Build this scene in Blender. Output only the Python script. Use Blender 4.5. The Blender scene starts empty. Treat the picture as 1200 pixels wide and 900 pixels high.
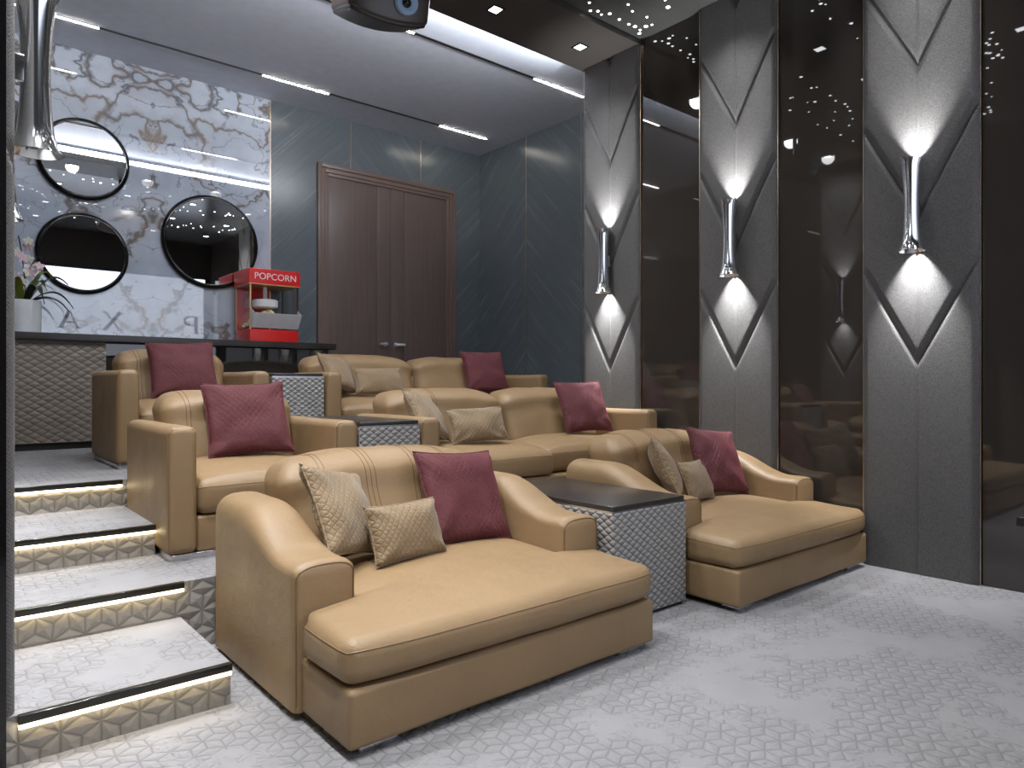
import bpy, bmesh, math, random
import numpy as np
from mathutils import Vector, Matrix, noise as mnoise

random.seed(7)
PI = math.pi
SC = bpy.context.scene
COL = SC.collection

# ------------------------------------------------------------------ camera, world, exposure
CAM_H = 1.4
cam_d = bpy.data.cameras.new('camera')
cam = bpy.data.objects.new('camera', cam_d)
COL.objects.link(cam)
cam.location = (0, 0, CAM_H)
cam.rotation_euler = (PI / 2, 0, -math.radians(40.13))
cam_d.sensor_width = 36
cam_d.lens = 36 * 821 / 1200
cam_d.clip_start = 0.05
SC.camera = cam

world = bpy.data.worlds.new('world')
SC.world = world
world.use_nodes = True
world.node_tree.nodes['Background'].inputs[0].default_value = (0.5, 0.55, 0.65, 1)
world.node_tree.nodes['Background'].inputs[1].default_value = 0.05

SC.view_settings.view_transform = 'Standard'
SC.view_settings.look = 'None'
SC.view_settings.gamma = 1
SC.view_settings.use_curve_mapping = False
SC.view_settings.exposure = 0.0
SC.cycles.use_denoising = True
SC.cycles.max_bounces = 8
SC.cycles.sample_clamp_indirect = 6

# light levels of the room's lamps
SCREEN_L = 1.75          # radiance of the projection screen
DOWN_W = 60            # one ceiling downlight
AISLE_W = 540           # downlight over the stair aisle
SCONCE_W = 210
STEP_L = 8
STRIP_L = 38
COVE_W = 135

# ------------------------------------------------------------------ the room's measures
XL, XP, XG = 0.235, 5.596, 5.645      # left glass, right padded panels, right glass
XA, YB = 6.98, 9.1                    # alcove wall, back wall
YF = -0.6                             # front wall with the screen
ZC, ZS, ZT = 5.134, 4.875, 4.925      # rear ceiling, dark soffit, star ceiling
STEP = 0.182
Y1, Y2, Y3, Y4 = 3.12, 3.90, 4.63, 5.50
P2, P3 = 2 * STEP, 4 * STEP

# ------------------------------------------------------------------ node helpers
def lin(r, g, b):
    f = lambda c: (c / 255 / 12.92) if c / 255 <= 0.04045 else ((c / 255 + 0.055) / 1.055) ** 2.4
    return (f(r), f(g), f(b), 1)

class N:
    def __init__(s, name):
        s.m = bpy.data.materials.new(name)
        s.m.use_nodes = True
        s.t = s.m.node_tree
        s.b = s.t.nodes['Principled BSDF']
    def new(s, typ, **kw):
        n = s.t.nodes.new(typ)
        for k, v in kw.items():
            setattr(n, k, v)
        return n
    def put(s, sock, v):
        if isinstance(v, bpy.types.NodeSocket):
            s.t.links.new(v, sock)
        elif v is not None:
            sock.default_value = v
    def ma(s, op, a, b=None, c=None, clamp=False):
        n = s.new('ShaderNodeMath', operation=op, use_clamp=clamp)
        s.put(n.inputs[0], a)
        s.put(n.inputs[1], b)
        s.put(n.inputs[2], c)
        return n.outputs[0]
    def vm(s, op, a, b=None, out=0):
        n = s.new('ShaderNodeVectorMath', operation=op)
        s.put(n.inputs[0], a)
        s.put(n.inputs[1], b)
        return n.outputs[out]
    def vscale(s, a, k):
        n = s.new('ShaderNodeVectorMath', operation='SCALE')
        s.put(n.inputs[0], a)
        n.inputs['Scale'].default_value = k
        return n.outputs[0]
    def xyz(s, v):
        n = s.new('ShaderNodeSeparateXYZ')
        s.put(n.inputs[0], v)
        return n.outputs
    def vec(s, x, y, z=0.0):
        n = s.new('ShaderNodeCombineXYZ')
        for i, v in enumerate((x, y, z)):
            s.put(n.inputs[i], v)
        return n.outputs[0]
    def uv(s):
        return s.new('ShaderNodeTexCoord').outputs['UV']
    def obj(s):
        return s.new('ShaderNodeTexCoord').outputs['Object']
    def noise(s, v, scale=5, detail=2, rough=0.5, out='Fac'):
        n = s.new('ShaderNodeTexNoise')
        s.put(n.inputs['Vector'], v)
        n.inputs['Scale'].default_value = scale
        n.inputs['Detail'].default_value = detail
        n.inputs['Roughness'].default_value = rough
        return n.outputs[out]
    def voro(s, v, scale, feature='F1'):
        n = s.new('ShaderNodeTexVoronoi', feature=feature)
        s.put(n.inputs['Vector'], v)
        n.inputs['Scale'].default_value = scale
        return n.outputs[0]
    def mix(s, f, a, b):
        n = s.new('ShaderNodeMix', data_type='RGBA')
        s.put(n.inputs[0], f)
        s.put(n.inputs[6], a)
        s.put(n.inputs[7], b)
        return n.outputs[2]
    def rng(s, v, a, b, c=0.0, d=1.0):
        n = s.new('ShaderNodeMapRange')
        n.clamp = True
        s.put(n.inputs[0], v)
        for i, q in enumerate((a, b, c, d)):
            n.inputs[i + 1].default_value = q
        return n.outputs[0]
    def bump(s, h, dist=0.01, strength=1.0, normal=None):
        n = s.new('ShaderNodeBump')
        n.inputs['Distance'].default_value = dist
        n.inputs['Strength'].default_value = strength
        s.put(n.inputs['Height'], h)
        if normal is not None:
            s.put(n.inputs['Normal'], normal)
        s.put(s.b.inputs['Normal'], n.outputs[0])
        return n.outputs[0]
    def set(s, **kw):
        for k, v in kw.items():
            s.put(s.b.inputs[k.replace('_', ' ')], v)
        return s

def plain(name, col, rough=0.5, metal=0.0, **kw):
    n = N(name)
    n.set(Roughness=rough, Metallic=metal, **kw)
    v = n.noise(n.obj(), 9, 3)
    n.set(Base_Color=n.mix(n.rng(v, 0.3, 0.7), col, tuple(c * 0.93 for c in col[:3]) + (1,)))
    return n.m

def glow(name, col, strength):
    n = N(name)
    n.set(Base_Color=(0.8, 0.8, 0.8, 1), Emission_Color=col, Emission_Strength=strength)
    return n.m

M = {}

def mk_leather(name, col):
    n = N(name)
    o = n.obj()
    big = n.noise(o, 2.3, 4)
    n.set(Base_Color=n.mix(n.rng(big, 0.3, 0.7), col, tuple(c * 0.86 for c in col[:3]) + (1,)),
          Roughness=n.rng(n.noise(o, 6, 3), 0.3, 0.7, 0.40, 0.52))
    n.b.inputs['Specular IOR Level'].default_value = 0.42
    grain = n.voro(o, 260)
    wr = n.noise(o, 7, 5, 0.6)
    crease = n.ma('ABSOLUTE', n.ma('SUBTRACT', n.noise(o, 4.5, 3, 0.55), 0.5))
    n.bump(n.ma('ADD', n.ma('ADD', n.ma('MULTIPLY', grain, 0.10), wr), n.ma('MULTIPLY', crease, 0.8)), 0.009, 0.6)
    return n.m
M['leather'] = mk_leather('tan leather', lin(148, 121, 88))
M['leather_seam'] = plain('tan leather piping', lin(128, 101, 70), 0.5)
M['thread'] = plain('brown thread', lin(112, 82, 52), 0.7)

def diamond(n, v, sx, sy):
    """pillowed diamonds: 0 in the stitched lines, 1 in the middle"""
    x, y = n.xyz(v)[:2]
    x = n.ma('DIVIDE', x, sx)
    y = n.ma('DIVIDE', y, sy)
    a = n.ma('ABSOLUTE', n.ma('SINE', n.ma('MULTIPLY', n.ma('ADD', x, y), PI)))
    b = n.ma('ABSOLUTE', n.ma('SINE', n.ma('MULTIPLY', n.ma('SUBTRACT', x, y), PI)))
    return n.ma('POWER', n.ma('MULTIPLY', a, b), 0.45)

def mk_velvet():
    n = N('burgundy velvet')
    uv = n.uv()
    cell = diamond(n, uv, 0.040, 0.050)
    patch = n.rng(n.noise(uv, 3.2, 3), 0.42, 0.62)
    fine = n.noise(uv, 170, 3, 0.7)
    c = n.mix(n.rng(fine, 0.35, 0.68), lin(62, 21, 26), lin(116, 53, 57))
    n.set(Base_Color=c, Roughness=0.75)
    n.b.inputs['Sheen Weight'].default_value = 0.25
    n.b.inputs['Sheen Roughness'].default_value = 0.35
    n.b.inputs['Sheen Tint'].default_value = lin(235, 130, 145)
    h = n.ma('ADD', n.ma('MULTIPLY', cell, n.ma('MULTIPLY', patch, 0.6)), n.ma('MULTIPLY', fine, 0.6))
    h = n.ma('ADD', h, n.ma('MULTIPLY', n.noise(uv, 14, 4, 0.6), 1.2))
    n.bump(h, 0.008, 0.9)
    return n.m
M['velvet'] = mk_velvet()

def mk_taupe():
    n = N('taupe quilted fabric')
    uv = n.uv()
    warp = n.vm('ADD', uv, n.vscale(n.vm('SUBTRACT', n.noise(uv, 3.0, 2, out='Color'), (0.5, 0.5, 0.5)), 0.05))
    x, y = n.xyz(warp)[:2]
    l1 = n.ma('ABSOLUTE', n.ma('SINE', n.ma('MULTIPLY', n.ma('ADD', x, n.ma('MULTIPLY', y, 0.75)), 105)))
    l2 = n.ma('ABSOLUTE', n.ma('SINE', n.ma('MULTIPLY', n.ma('SUBTRACT', x, n.ma('MULTIPLY', y, 0.9)), 82)))
    h = n.ma('MINIMUM', n.ma('POWER', l1, 0.4), n.ma('POWER', l2, 0.4))
    fine = n.noise(uv, 300, 2)
    base = n.mix(n.rng(fine, 0.35, 0.65), lin(120, 97, 68), lin(152, 127, 93))
    n.set(Base_Color=n.mix(n.rng(h, 0.1, 0.55), lin(92, 72, 48), base), Roughness=0.62)
    n.b.inputs['Sheen Weight'].default_value = 0.25
    n.bump(n.ma('ADD', h, n.ma('MULTIPLY', fine, 0.35)), 0.005, 0.8)
    return n.m
M['taupe'] = mk_taupe()

def mk_quilt(name, ca, cb, sx, sy, rough=0.42):
    n = N(name)
    uv = n.uv()
    h = diamond(n, uv, sx, sy)
    n.set(Base_Color=n.mix(n.rng(h, 0.05, 0.5), cb, ca), Roughness=rough)
    n.bump(n.ma('ADD', h, n.ma('MULTIPLY', n.noise(uv, 120, 3), 0.08)), 0.012, 0.85)
    return n.m
M['quilt'] = mk_quilt('grey diamond quilting', lin(148, 145, 142), lin(102, 99, 96), 0.068, 0.046)
M['quilt_bar'] = mk_quilt('taupe bar quilting', lin(134, 124, 112), lin(112, 103, 93), 0.116, 0.074)
M['top'] = plain('dark brown lacquer', lin(52, 48, 45), 0.28)
M['chrome'] = plain('polished chrome', (0.9, 0.91, 0.93, 1), 0.14, 1.0)
M['steel'] = plain('brushed steel', (0.66, 0.66, 0.68, 1), 0.25, 1.0)
M['satin'] = plain('satin nickel', (0.8, 0.8, 0.82, 1), 0.5, 0.8)
M['brass'] = plain('pale brass', lin(222, 200, 176), 0.3, 1.0)
M['black'] = plain('black plastic', lin(28, 27, 26), 0.4)
M['black_gloss'] = plain('black gloss', lin(20, 19, 19), 0.08)
M['nosing'] = plain('dark bronze nosing', lin(62, 60, 56), 0.12, 0.6)
M['white'] = plain('white enamel', lin(240, 240, 243), 0.35)
M['ceiling'] = plain('white ceiling paint', lin(222, 229, 242), 0.8)
M['soffit'] = plain('dark ceiling paint', lin(66, 61, 57), 0.45)
M['star_ceiling'] = plain('dark stretch ceiling', lin(74, 74, 72), 0.22)
M['wall_dark'] = plain('dark wall paint', lin(50, 47, 45), 0.6)
M['red'] = plain('red enamel', lin(216, 30, 22), 0.3)
M['gold'] = plain('gold trim', lin(226, 196, 140), 0.3, 0.7)

def mk_carpet(name, base, cut_shade, cell, patchy, dist):
    """carved carpet: rhombic stars cut into the pile, in loose patches"""
    n = N(name)
    uv = n.uv()
    uw = n.vm('ADD', uv, n.vscale(n.vm('SUBTRACT', n.noise(uv, 9, 2, out='Color'), (0.5, 0.5, 0.5)), 0.022))
    p = n.vscale(uw, 1.0 / cell)
    r = (1.0, 1.7320508, 1.0)
    h = (0.5, 0.8660254, 0.5)
    modf = lambda v: n.vm('SUBTRACT', n.vm('MULTIPLY', n.vm('FRACTION', n.vm('DIVIDE', v, r)), r), h)
    a = modf(p)
    b = modf(n.vm('SUBTRACT', p, h))
    ax, ay = n.xyz(a)[:2]
    bx, by = n.xyz(b)[:2]
    la = n.ma('ADD', n.ma('MULTIPLY', ax, ax), n.ma('MULTIPLY', ay, ay))
    lb = n.ma('ADD', n.ma('MULTIPLY', bx, bx), n.ma('MULTIPLY', by, by))
    s = n.ma('LESS_THAN', la, lb)
    gx = n.ma('ADD', n.ma('MULTIPLY', ax, s), n.ma('MULTIPLY', bx, n.ma('SUBTRACT', 1.0, s)))
    gy = n.ma('ADD', n.ma('MULTIPLY', ay, s), n.ma('MULTIPLY', by, n.ma('SUBTRACT', 1.0, s)))
    hx, hy = n.ma('ABSOLUTE', gx), n.ma('ABSOLUTE', gy)
    hexd = n.ma('SUBTRACT', 0.5, n.ma('MAXIMUM', hx, n.ma('ADD', n.ma('MULTIPLY', hx, 0.5), n.ma('MULTIPLY', hy, 0.8660254))))
    d = hexd
    for ang in (90, 210, 330):
        cx, cy = math.cos(math.radians(ang)), math.sin(math.radians(ang))
        along = n.ma('ADD', n.ma('MULTIPLY', gx, cx), n.ma('MULTIPLY', gy, cy))
        across = n.ma('ABSOLUTE', n.ma('SUBTRACT', n.ma('MULTIPLY', gx, cy), n.ma('MULTIPLY', gy, cx)))
        away = n.ma('MULTIPLY', n.ma('LESS_THAN', along, 0.0), 10.0)
        d = n.ma('MINIMUM', d, n.ma('ADD', across, away))
    groove = n.rng(d, 0.0, 0.06)                    # 0 in the cut, 1 on the pile
    big = n.noise(uv, 1.9 if patchy else 2.2, 5, 0.72)
    mask = n.rng(big, 0.45, 0.50) if patchy else n.rng(big, 0.22, 0.3)
    cut = n.ma('MULTIPLY', n.ma('SUBTRACT', 1.0, groove), mask)
    fib = n.noise(uv, 420, 2)
    soft = n.noise(uv, 5, 4)
    tone = n.mix(n.rng(soft, 0.3, 0.7), base, tuple(c * 0.88 for c in base[:3]) + (1,))
    tone = n.mix(n.rng(fib, 0.3, 0.75, 0.0, 0.35), tone, tuple(c * 0.72 for c in base[:3]) + (1,))
    n.set(Base_Color=n.mix(n.ma('MULTIPLY', cut, 0.6), tone, cut_shade), Roughness=0.95)  # crevice shade of the cuts is painted into the pile colour
    n.b.inputs['Sheen Weight'].default_value = 0.15
    lift = n.ma('MULTIPLY', mask, n.rng(d, 0.0, 0.2, 0.0, 1.0))
    n.bump(n.ma('ADD', lift, n.ma('MULTIPLY', fib, 0.25)), dist, 0.9)
    return n.m
M['carpet'] = mk_carpet('pale carved carpet', lin(152, 149, 150), lin(90, 88, 87), 0.112, True, 0.018)
M['carpet_riser'] = mk_carpet('taupe carved carpet', lin(158, 153, 147), lin(88, 84, 79), 0.135, False, 0.009)

def mk_marble():
    n = N('bookmatched marble')
    x, y, z = n.xyz(n.obj())
    xm = n.ma('ABSOLUTE', n.ma('SUBTRACT', x, 2.1))
    zm = n.ma('PINGPONG', n.ma('SUBTRACT', z, 0.44), 2.275)
    v = n.vec(xm, zm, 3.7)
    w = n.vm('ADD', v, n.vscale(n.vm('SUBTRACT', n.noise(v, 1.6, 4, 0.6, 'Color'), (0.5, 0.5, 0.5)), 0.65))
    band = n.rng(n.noise(v, 0.9, 2), 0.40, 0.60)
    v1 = n.ma('ABSOLUTE', n.ma('SUBTRACT', n.noise(w, 0.8, 3, 0.55), 0.5))
    v2 = n.ma('ABSOLUTE', n.ma('SUBTRACT', n.noise(n.vm('ADD', w, (4, 2, 1)), 1.5, 3, 0.55), 0.5))
    cloud = n.noise(w, 1.3, 5, 0.6)
    base = n.mix(n.rng(cloud, 0.3, 0.7), lin(206, 214, 226), lin(170, 181, 198))
    gold = n.mix(n.rng(n.noise(w, 3, 3), 0.4, 0.6), lin(120, 98, 74), lin(88, 88, 90))
    halo = n.ma('MULTIPLY', n.rng(v1, 0.075, 0.0), band)
    c = n.mix(n.ma('MULTIPLY', halo, 0.4), base, lin(150, 142, 132))
    c = n.mix(n.rng(v1, 0.018, 0.002, 0.0, 0.85), c, gold)
    c = n.mix(n.ma('MULTIPLY', n.rng(v2, 0.010, 0.001), n.rng(band, 0.0, 1.0, 0.25, 0.9)), c, lin(104, 104, 108))
    n.set(Base_Color=c, Roughness=0.01, IOR=2.25)
    return n.m
M['marble'] = mk_marble()

def mk_slate(name, axis, x0, period):
    n = N(name)
    o = n.xyz(n.obj())
    x = n.ma('PINGPONG', n.ma('SUBTRACT', o[axis], x0), period)
    z = o[2]
    s = n.ma('ADD', z, x)
    t = n.ma('SUBTRACT', z, x)
    st = n.noise(n.vec(n.ma('MULTIPLY', t, 17.0), n.ma('MULTIPLY', s, 0.5), 0.0), 1.0, 4, 0.7)
    cl = n.noise(n.vec(x, z, 0.0), 2.2, 4)
    c = n.mix(n.rng(st, 0.25, 0.75), lin(86, 93, 97), lin(104, 113, 118))
    c = n.mix(n.rng(cl, 0.3, 0.7, 0.0, 0.35), c, lin(88, 92, 95))
    n.set(Base_Color=c, Roughness=n.rng(st, 0.3, 0.7, 0.18, 0.3))
    n.bump(st, 0.002, 0.35)
    return n.m
M['slate_back'] = mk_slate('dark herringbone stone back', 0, 3.513, 1.167)
M['slate_side'] = mk_slate('dark herringbone stone side', 1, 6.79, 1.155)

def mk_weave():
    n = N('charcoal woven upholstery')
    o = n.xyz(n.obj())
    a = n.ma('SINE', n.ma('MULTIPLY', o[1], 420.0))
    b = n.ma('SINE', n.ma('MULTIPLY', o[2], 420.0))
    wv = n.ma('MULTIPLY', a, b)
    sl = n.noise(n.obj(), 190, 3, 0.7)
    c = n.mix(n.rng(sl, 0.34, 0.68), lin(52, 50, 50), lin(104, 101, 99))
    n.set(Base_Color=c, Roughness=0.6)
    n.b.inputs['Sheen Weight'].default_value = 0.1
    n.bump(n.ma('ADD', n.ma('MULTIPLY', wv, 0.4), sl), 0.003, 0.7)
    return n.m
M['weave'] = mk_weave()

def mk_glass():
    n = N('black lacquered glass')
    v = n.noise(n.obj(), 1.2, 2)
    n.set(Base_Color=n.mix(v, lin(51, 47, 43), lin(57, 52, 48)), Roughness=0.02, IOR=1.75)
    return n.m
M['glass_black'] = mk_glass()

def mk_clear():
    n = N('clear pane')
    n.set(Base_Color=(0.95, 0.97, 0.97, 1), Roughness=0.01, IOR=1.45, Transmission_Weight=1.0, Alpha=0.35)
    return n.m
M['pane'] = mk_clear()
M['mirror'] = plain('mirror glass', (0.86, 0.87, 0.88, 1), 0.01, 1.0)

def mk_wood():
    n = N('dark walnut veneer')
    x, y, z = n.xyz(n.obj())
    g = n.noise(n.vec(n.ma('MULTIPLY', x, 22.0), 0.0, n.ma('MULTIPLY', z, 0.9)), 1.0, 5, 0.7)
    n.set(Base_Color=n.mix(n.rng(g, 0.3, 0.7), lin(106, 91, 85), lin(90, 76, 71)), Roughness=0.34)
    n.bump(g, 0.001, 0.3)
    return n.m
M['wood'] = mk_wood()
M['wood_frame'] = plain('walnut frame', lin(112, 94, 86), 0.3)
M['led_warm'] = glow('warm led strip', lin(255, 234, 188), STEP_L)
M['led_white'] = glow('white led strip', lin(255, 246, 232), STRIP_L)
M['down_glow'] = glow('downlight glow', lin(248, 250, 255), 9)
M['star_glow'] = glow('star point glow', lin(250, 252, 255), 10)
M['sconce_glow'] = glow('sconce glow', lin(255, 250, 245), 4)
M['fill_glow'] = glow('added fill glow', lin(240, 246, 255), 5)  # emission of the added fill light over the entry
M['screen'] = glow('lit projection screen', lin(226, 236, 255), SCREEN_L)
M['screen_text'] = plain('dark screen lettering', lin(30, 30, 34), 0.8)
M['leaf'] = plain('orchid leaf', lin(48, 58, 30), 0.35)
M['leaf_young'] = plain('young orchid leaf', lin(116, 128, 44), 0.35)
M['petal'] = plain('pink orchid petal', lin(222, 190, 204), 0.5)
M['petal_white'] = plain('cream orchid petal', lin(226, 224, 206), 0.5)
M['soil'] = plain('bark mulch', lin(52, 40, 30), 0.9)
M['popcorn'] = plain('popcorn', lin(236, 222, 178), 0.8)
M['projector'] = plain('dark brown plastic', lin(58, 48, 42), 0.3)
M['lens_ring'] = plain('pale blue lens ring', lin(150, 176, 206), 0.25)
M['pot'] = plain('white glazed pot', lin(226, 228, 232), 0.15)

# ------------------------------------------------------------------ mesh helpers
class MB:
    """collects vertices and faces, then links them as one mesh object"""
    def __init__(s):
        s.v, s.f = [], []
    def add(s, v, f):
        o = len(s.v)
        s.v.extend([tuple(map(float, p)) for p in v])
        s.f.extend([tuple(i + o for i in q) for q in f])
        return s
    def box(s, x0, x1, y0, y1, z0, z1, R=0.0, seg=2):
        c = ((x0 + x1) / 2, (y0 + y1) / 2, (z0 + z1) / 2)
        v, f, _ = rbox((x1 - x0) / 2, (y1 - y0) / 2, (z1 - z0) / 2, R, seg)
        return s.add(v + np.array(c), f)
    def tube(s, path, r, n=6, closed=False):
        return s.add(*tube(path, r, n, closed))
    def lathe(s, prof, n=32, center=(0, 0, 0), axis='z', sx=1, sy=1):
        return s.add(*lathe(prof, n, center, axis, sx, sy))
    def build(s, name, mat, parent=None, loc=(0, 0, 0), smooth=True, angle=40):
        me = bpy.data.meshes.new(name)
        me.from_pydata(s.v, [], s.f)
        me.validate()
        me.update()
        return link(name, me, mat, parent, loc, smooth, angle)

def link(name, me, mat, parent=None, loc=(0, 0, 0), smooth=True, angle=40):
    me.materials.append(mat)
    box_uv(me)
    if smooth:
        for p in me.polygons:
            p.use_smooth = True
        me.set_sharp_from_angle(angle=math.radians(angle))
    o = bpy.data.objects.new(name, me)
    COL.objects.link(o)
    o.parent = parent
    o.location = loc
    return o

def box_uv(me):
    if me.uv_layers:
        return
    uvl = me.uv_layers.new(name='uv')
    for p in me.polygons:
        nx, ny, nz = (abs(c) for c in p.normal)
        for li in p.loop_indices:
            c = me.vertices[me.loops[li].vertex_index].co
            if nz >= nx and nz >= ny:
                uvl.data[li].uv = (c.x, c.y)
            elif ny >= nx:
                uvl.data[li].uv = (c.x, c.z)
            else:
                uvl.data[li].uv = (c.y, c.z)

def axis_samples(h, R, seg, n):
    a = list(np.linspace(-(h - R), h - R, n + 1))
    if R > 0:
        e = [R * math.tan(PI / 4 * k / seg) for k in range(1, seg + 1)]
        a = [-(h - R) - x for x in reversed(e)] + a + [h - R + x for x in e]
    return np.array(a)

def rbox(hx, hy, hz, R=0.0, seg=2, n=(1, 1, 1)):
    R = min(R, hx * 0.999, hy * 0.999, hz * 0.999)
    A = [axis_samples(h, R, seg, k) for h, k in zip((hx, hy, hz), n)]
    L = [len(a) for a in A]
    idx, V, Fc = {}, [], []
    def vid(i, j, k):
        key = (i, j, k)
        if key not in idx:
            p = np.array((A[0][i], A[1][j], A[2][k]))
            if R > 0:
                q = np.clip(p, (-(hx - R), -(hy - R), -(hz - R)), (hx - R, hy - R, hz - R))
                d = p - q
                l = np.linalg.norm(d)
                p = q + d / l * R if l > 1e-9 else p
            idx[key] = len(V)
            V.append(p)
        return idx[key]
    for i in range(L[0] - 1):
        for j in range(L[1] - 1):
            for k, fl in ((0, 1), (L[2] - 1, 0)):
                q = [vid(i, j, k), vid(i + 1, j, k), vid(i + 1, j + 1, k), vid(i, j + 1, k)]
                Fc.append(q[::-1] if fl else q)
    for i in range(L[0] - 1):
        for k in range(L[2] - 1):
            for j, fl in ((0, 0), (L[1] - 1, 1)):
                q = [vid(i, j, k), vid(i + 1, j, k), vid(i + 1, j, k + 1), vid(i, j, k + 1)]
                Fc.append(q[::-1] if fl else q)
    for j in range(L[1] - 1):
        for k in range(L[2] - 1):
            for i, fl in ((0, 1), (L[0] - 1, 0)):
                q = [vid(i, j, k), vid(i, j + 1, k), vid(i, j + 1, k + 1), vid(i, j, k + 1)]
                Fc.append(q[::-1] if fl else q)
    return np.array(V), Fc, (idx, L, A)

def ring(info, k):
    idx, L, _ = info
    r = [idx[(i, 0, k)] for i in range(L[0])] + [idx[(L[0] - 1, j, k)] for j in range(1, L[1])]
    r += [idx[(i, L[1] - 1, k)] for i in range(L[0] - 2, -1, -1)] + [idx[(0, j, k)] for j in range(L[1] - 2, 0, -1)]
    return r

def tube(path, r, n=6, closed=False):
    P = [Vector(p) for p in path]
    m = len(P)
    V, Fc = [], []
    up = Vector((0.13, 0.21, 0.97))
    for i, p in enumerate(P):
        a = P[(i - 1) % m] if (closed or i > 0) else p
        b = P[(i + 1) % m] if (closed or i < m - 1) else p
        t = (b - a).normalized()
        s = t.cross(up)
        if s.length < 1e-3:
            s = t.cross(Vector((1, 0, 0)))
        s.normalize()
        w = s.cross(t)
        rr = r[i] if isinstance(r, (list, tuple)) else r
        for k in range(n):
            c = 2 * PI * k / n
            V.append(tuple(p + s * (rr * math.cos(c)) + w * (rr * math.sin(c))))
    for i in range(m if closed else m - 1):
        for k in range(n):
            a, b = i * n + k, i * n + (k + 1) % n
            c, d = ((i + 1) % m) * n + (k + 1) % n, ((i + 1) % m) * n + k
            Fc.append((a, b, c, d))
    if not closed:
        Fc.append(tuple(range(n))[::-1])
        Fc.append(tuple((m - 1) * n + k for k in range(n)))
    return V, Fc

def lathe(prof, n=32, center=(0, 0, 0), axis='z', sx=1, sy=1):
    V, Fc = [], []
    for r, h in prof:
        for k in range(n):
            a = 2 * PI * k / n
            x, y = r * math.cos(a) * sx, r * math.sin(a) * sy
            p = (x, y, h) if axis == 'z' else ((x, h, y) if axis == 'y' else (h, x, y))
            V.append((p[0] + center[0], p[1] + center[1], p[2] + center[2]))
    for i in range(len(prof) - 1):
        for k in range(n):
            Fc.append((i * n + k, i * n + (k + 1) % n, (i + 1) * n + (k + 1) % n, (i + 1) * n + k))
    if prof[0][0] > 1e-6:
        Fc.append(tuple(range(n))[::-1])
    if prof[-1][0] > 1e-6:
        Fc.append(tuple((len(prof) - 1) * n + k for k in range(n)))
    return V, Fc

def loft(rings):
    n = len(rings[0])
    V = [p for r in rings for p in r]
    Fc = []
    for i in range(len(rings) - 1):
        for k in range(n):
            Fc.append((i * n + k, i * n + (k + 1) % n, (i + 1) * n + (k + 1) % n, (i + 1) * n + k))
    Fc.append(tuple(range(n))[::-1])
    Fc.append(tuple((len(rings) - 1) * n + k for k in range(n)))
    return V, Fc

def wob(V, amp, scale, seed=0.0):
    out = V.copy()
    for i, p in enumerate(V):
        q = Vector(p) * scale + Vector((seed, seed * 1.7, -seed))
        d = mnoise.noise_vector(q)
        out[i] += amp * np.array(d)
    return out

def smooth01(t):
    t = np.clip(t, 0, 1)
    return t * t * (3 - 2 * t)

# ------------------------------------------------------------------ tagging
def thing(name, label, cat, loc=(0, 0, 0), rz=0.0, group=None):
    o = bpy.data.objects.new(name, None)
    COL.objects.link(o)
    o.location = loc
    o.rotation_euler = (0, 0, rz)
    o.empty_display_size = 0.1
    return tag(o, label, cat, group)

def tag(o, label, cat, group=None):
    o['label'] = label
    o['category'] = cat
    if group:
        o['group'] = group
    return o

def struct(o, label=None):
    o['kind'] = 'structure'
    if label:
        o['label'] = label
    return o

def dup(root, loc, label, rz=None):
    c = root.copy()
    COL.objects.link(c)
    c.location = loc
    if rz is not None:
        c.rotation_euler = (0, 0, rz)
    c['label'] = label
    for ch in list(root.children):
        d = ch.copy()
        COL.objects.link(d)
        d.parent = c
        for g in list(ch.children):
            e = g.copy()
            COL.objects.link(e)
            e.parent = d
    return c

def lamp(name, kind, parent, loc, energy, color=(1, 1, 1), rot=(0, 0, 0), **kw):
    d = bpy.data.lights.new(name, kind)
    d.energy = energy
    d.color = color
    for k, v in kw.items():
        setattr(d, k, v)
    o = bpy.data.objects.new(name, d)
    COL.objects.link(o)
    o.parent = parent
    o.location = loc
    o.rotation_euler = rot
    return o

def sbox(name, mat, x0, x1, y0, y1, z0, z1, R=0.0, label=None, parent=None):
    o = MB().box(x0, x1, y0, y1, z0, z1, R).build(name, mat, parent)
    return struct(o, label) if parent is None else o

# ------------------------------------------------------------------ the setting
sbox('floor', M['carpet'], -1.4, XA + 0.2, YF - 0.2, YB + 0.2, -0.12, 0.0, label='pale grey carved carpet floor in front of the seats')
sbox('wall_back', M['slate_back'], 3.513, XA + 0.2, YB, YB + 0.2, 0, ZC, label='dark herringbone stone back wall around the door')
sbox('wall_back_marble', M['marble'], XL - 0.1, 3.509, YB, YB + 0.2, 0, ZC, label='veined pale marble wall behind the bar')
sbox('wall_alcove', M['slate_side'], XA, XA + 0.2, 5.42, YB, 0, ZC, label='dark stone side wall beside the door')
sbox('wall_right', M['wall_dark'], XG + 0.036, XA + 0.2, YF - 0.2, 5.42, 0, 5.2)
sbox('wall_left', M['wall_dark'], -0.1, XL - 0.036, Y1 - 0.01, YB, 0, 5.2)
sbox('wall_front', M['wall_dark'], -1.6, XA, YF - 0.2, YF - 0.03, 0, 5.2)
sbox('wall_entry', M['wall_dark'], -1.6, -1.4, YF - 0.03, Y1, 0, 5.2)
sbox('wall_entry_return', M['wall_dark'], -1.6, -0.1, Y1, Y1 + 0.15, 0, 5.2)
sbox('ceiling', M['ceiling'], XL - 0.1, XA + 0.2, 5.20, YB + 0.2, ZC, ZC + 0.1, label='pale raised ceiling over the back rows')
sbox('ceiling_soffit', M['soffit'], XL - 0.1, XG + 0.03, 4.64, 5.45, ZS, ZS + 0.06, label='dark lowered ceiling band with square downlights')
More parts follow.
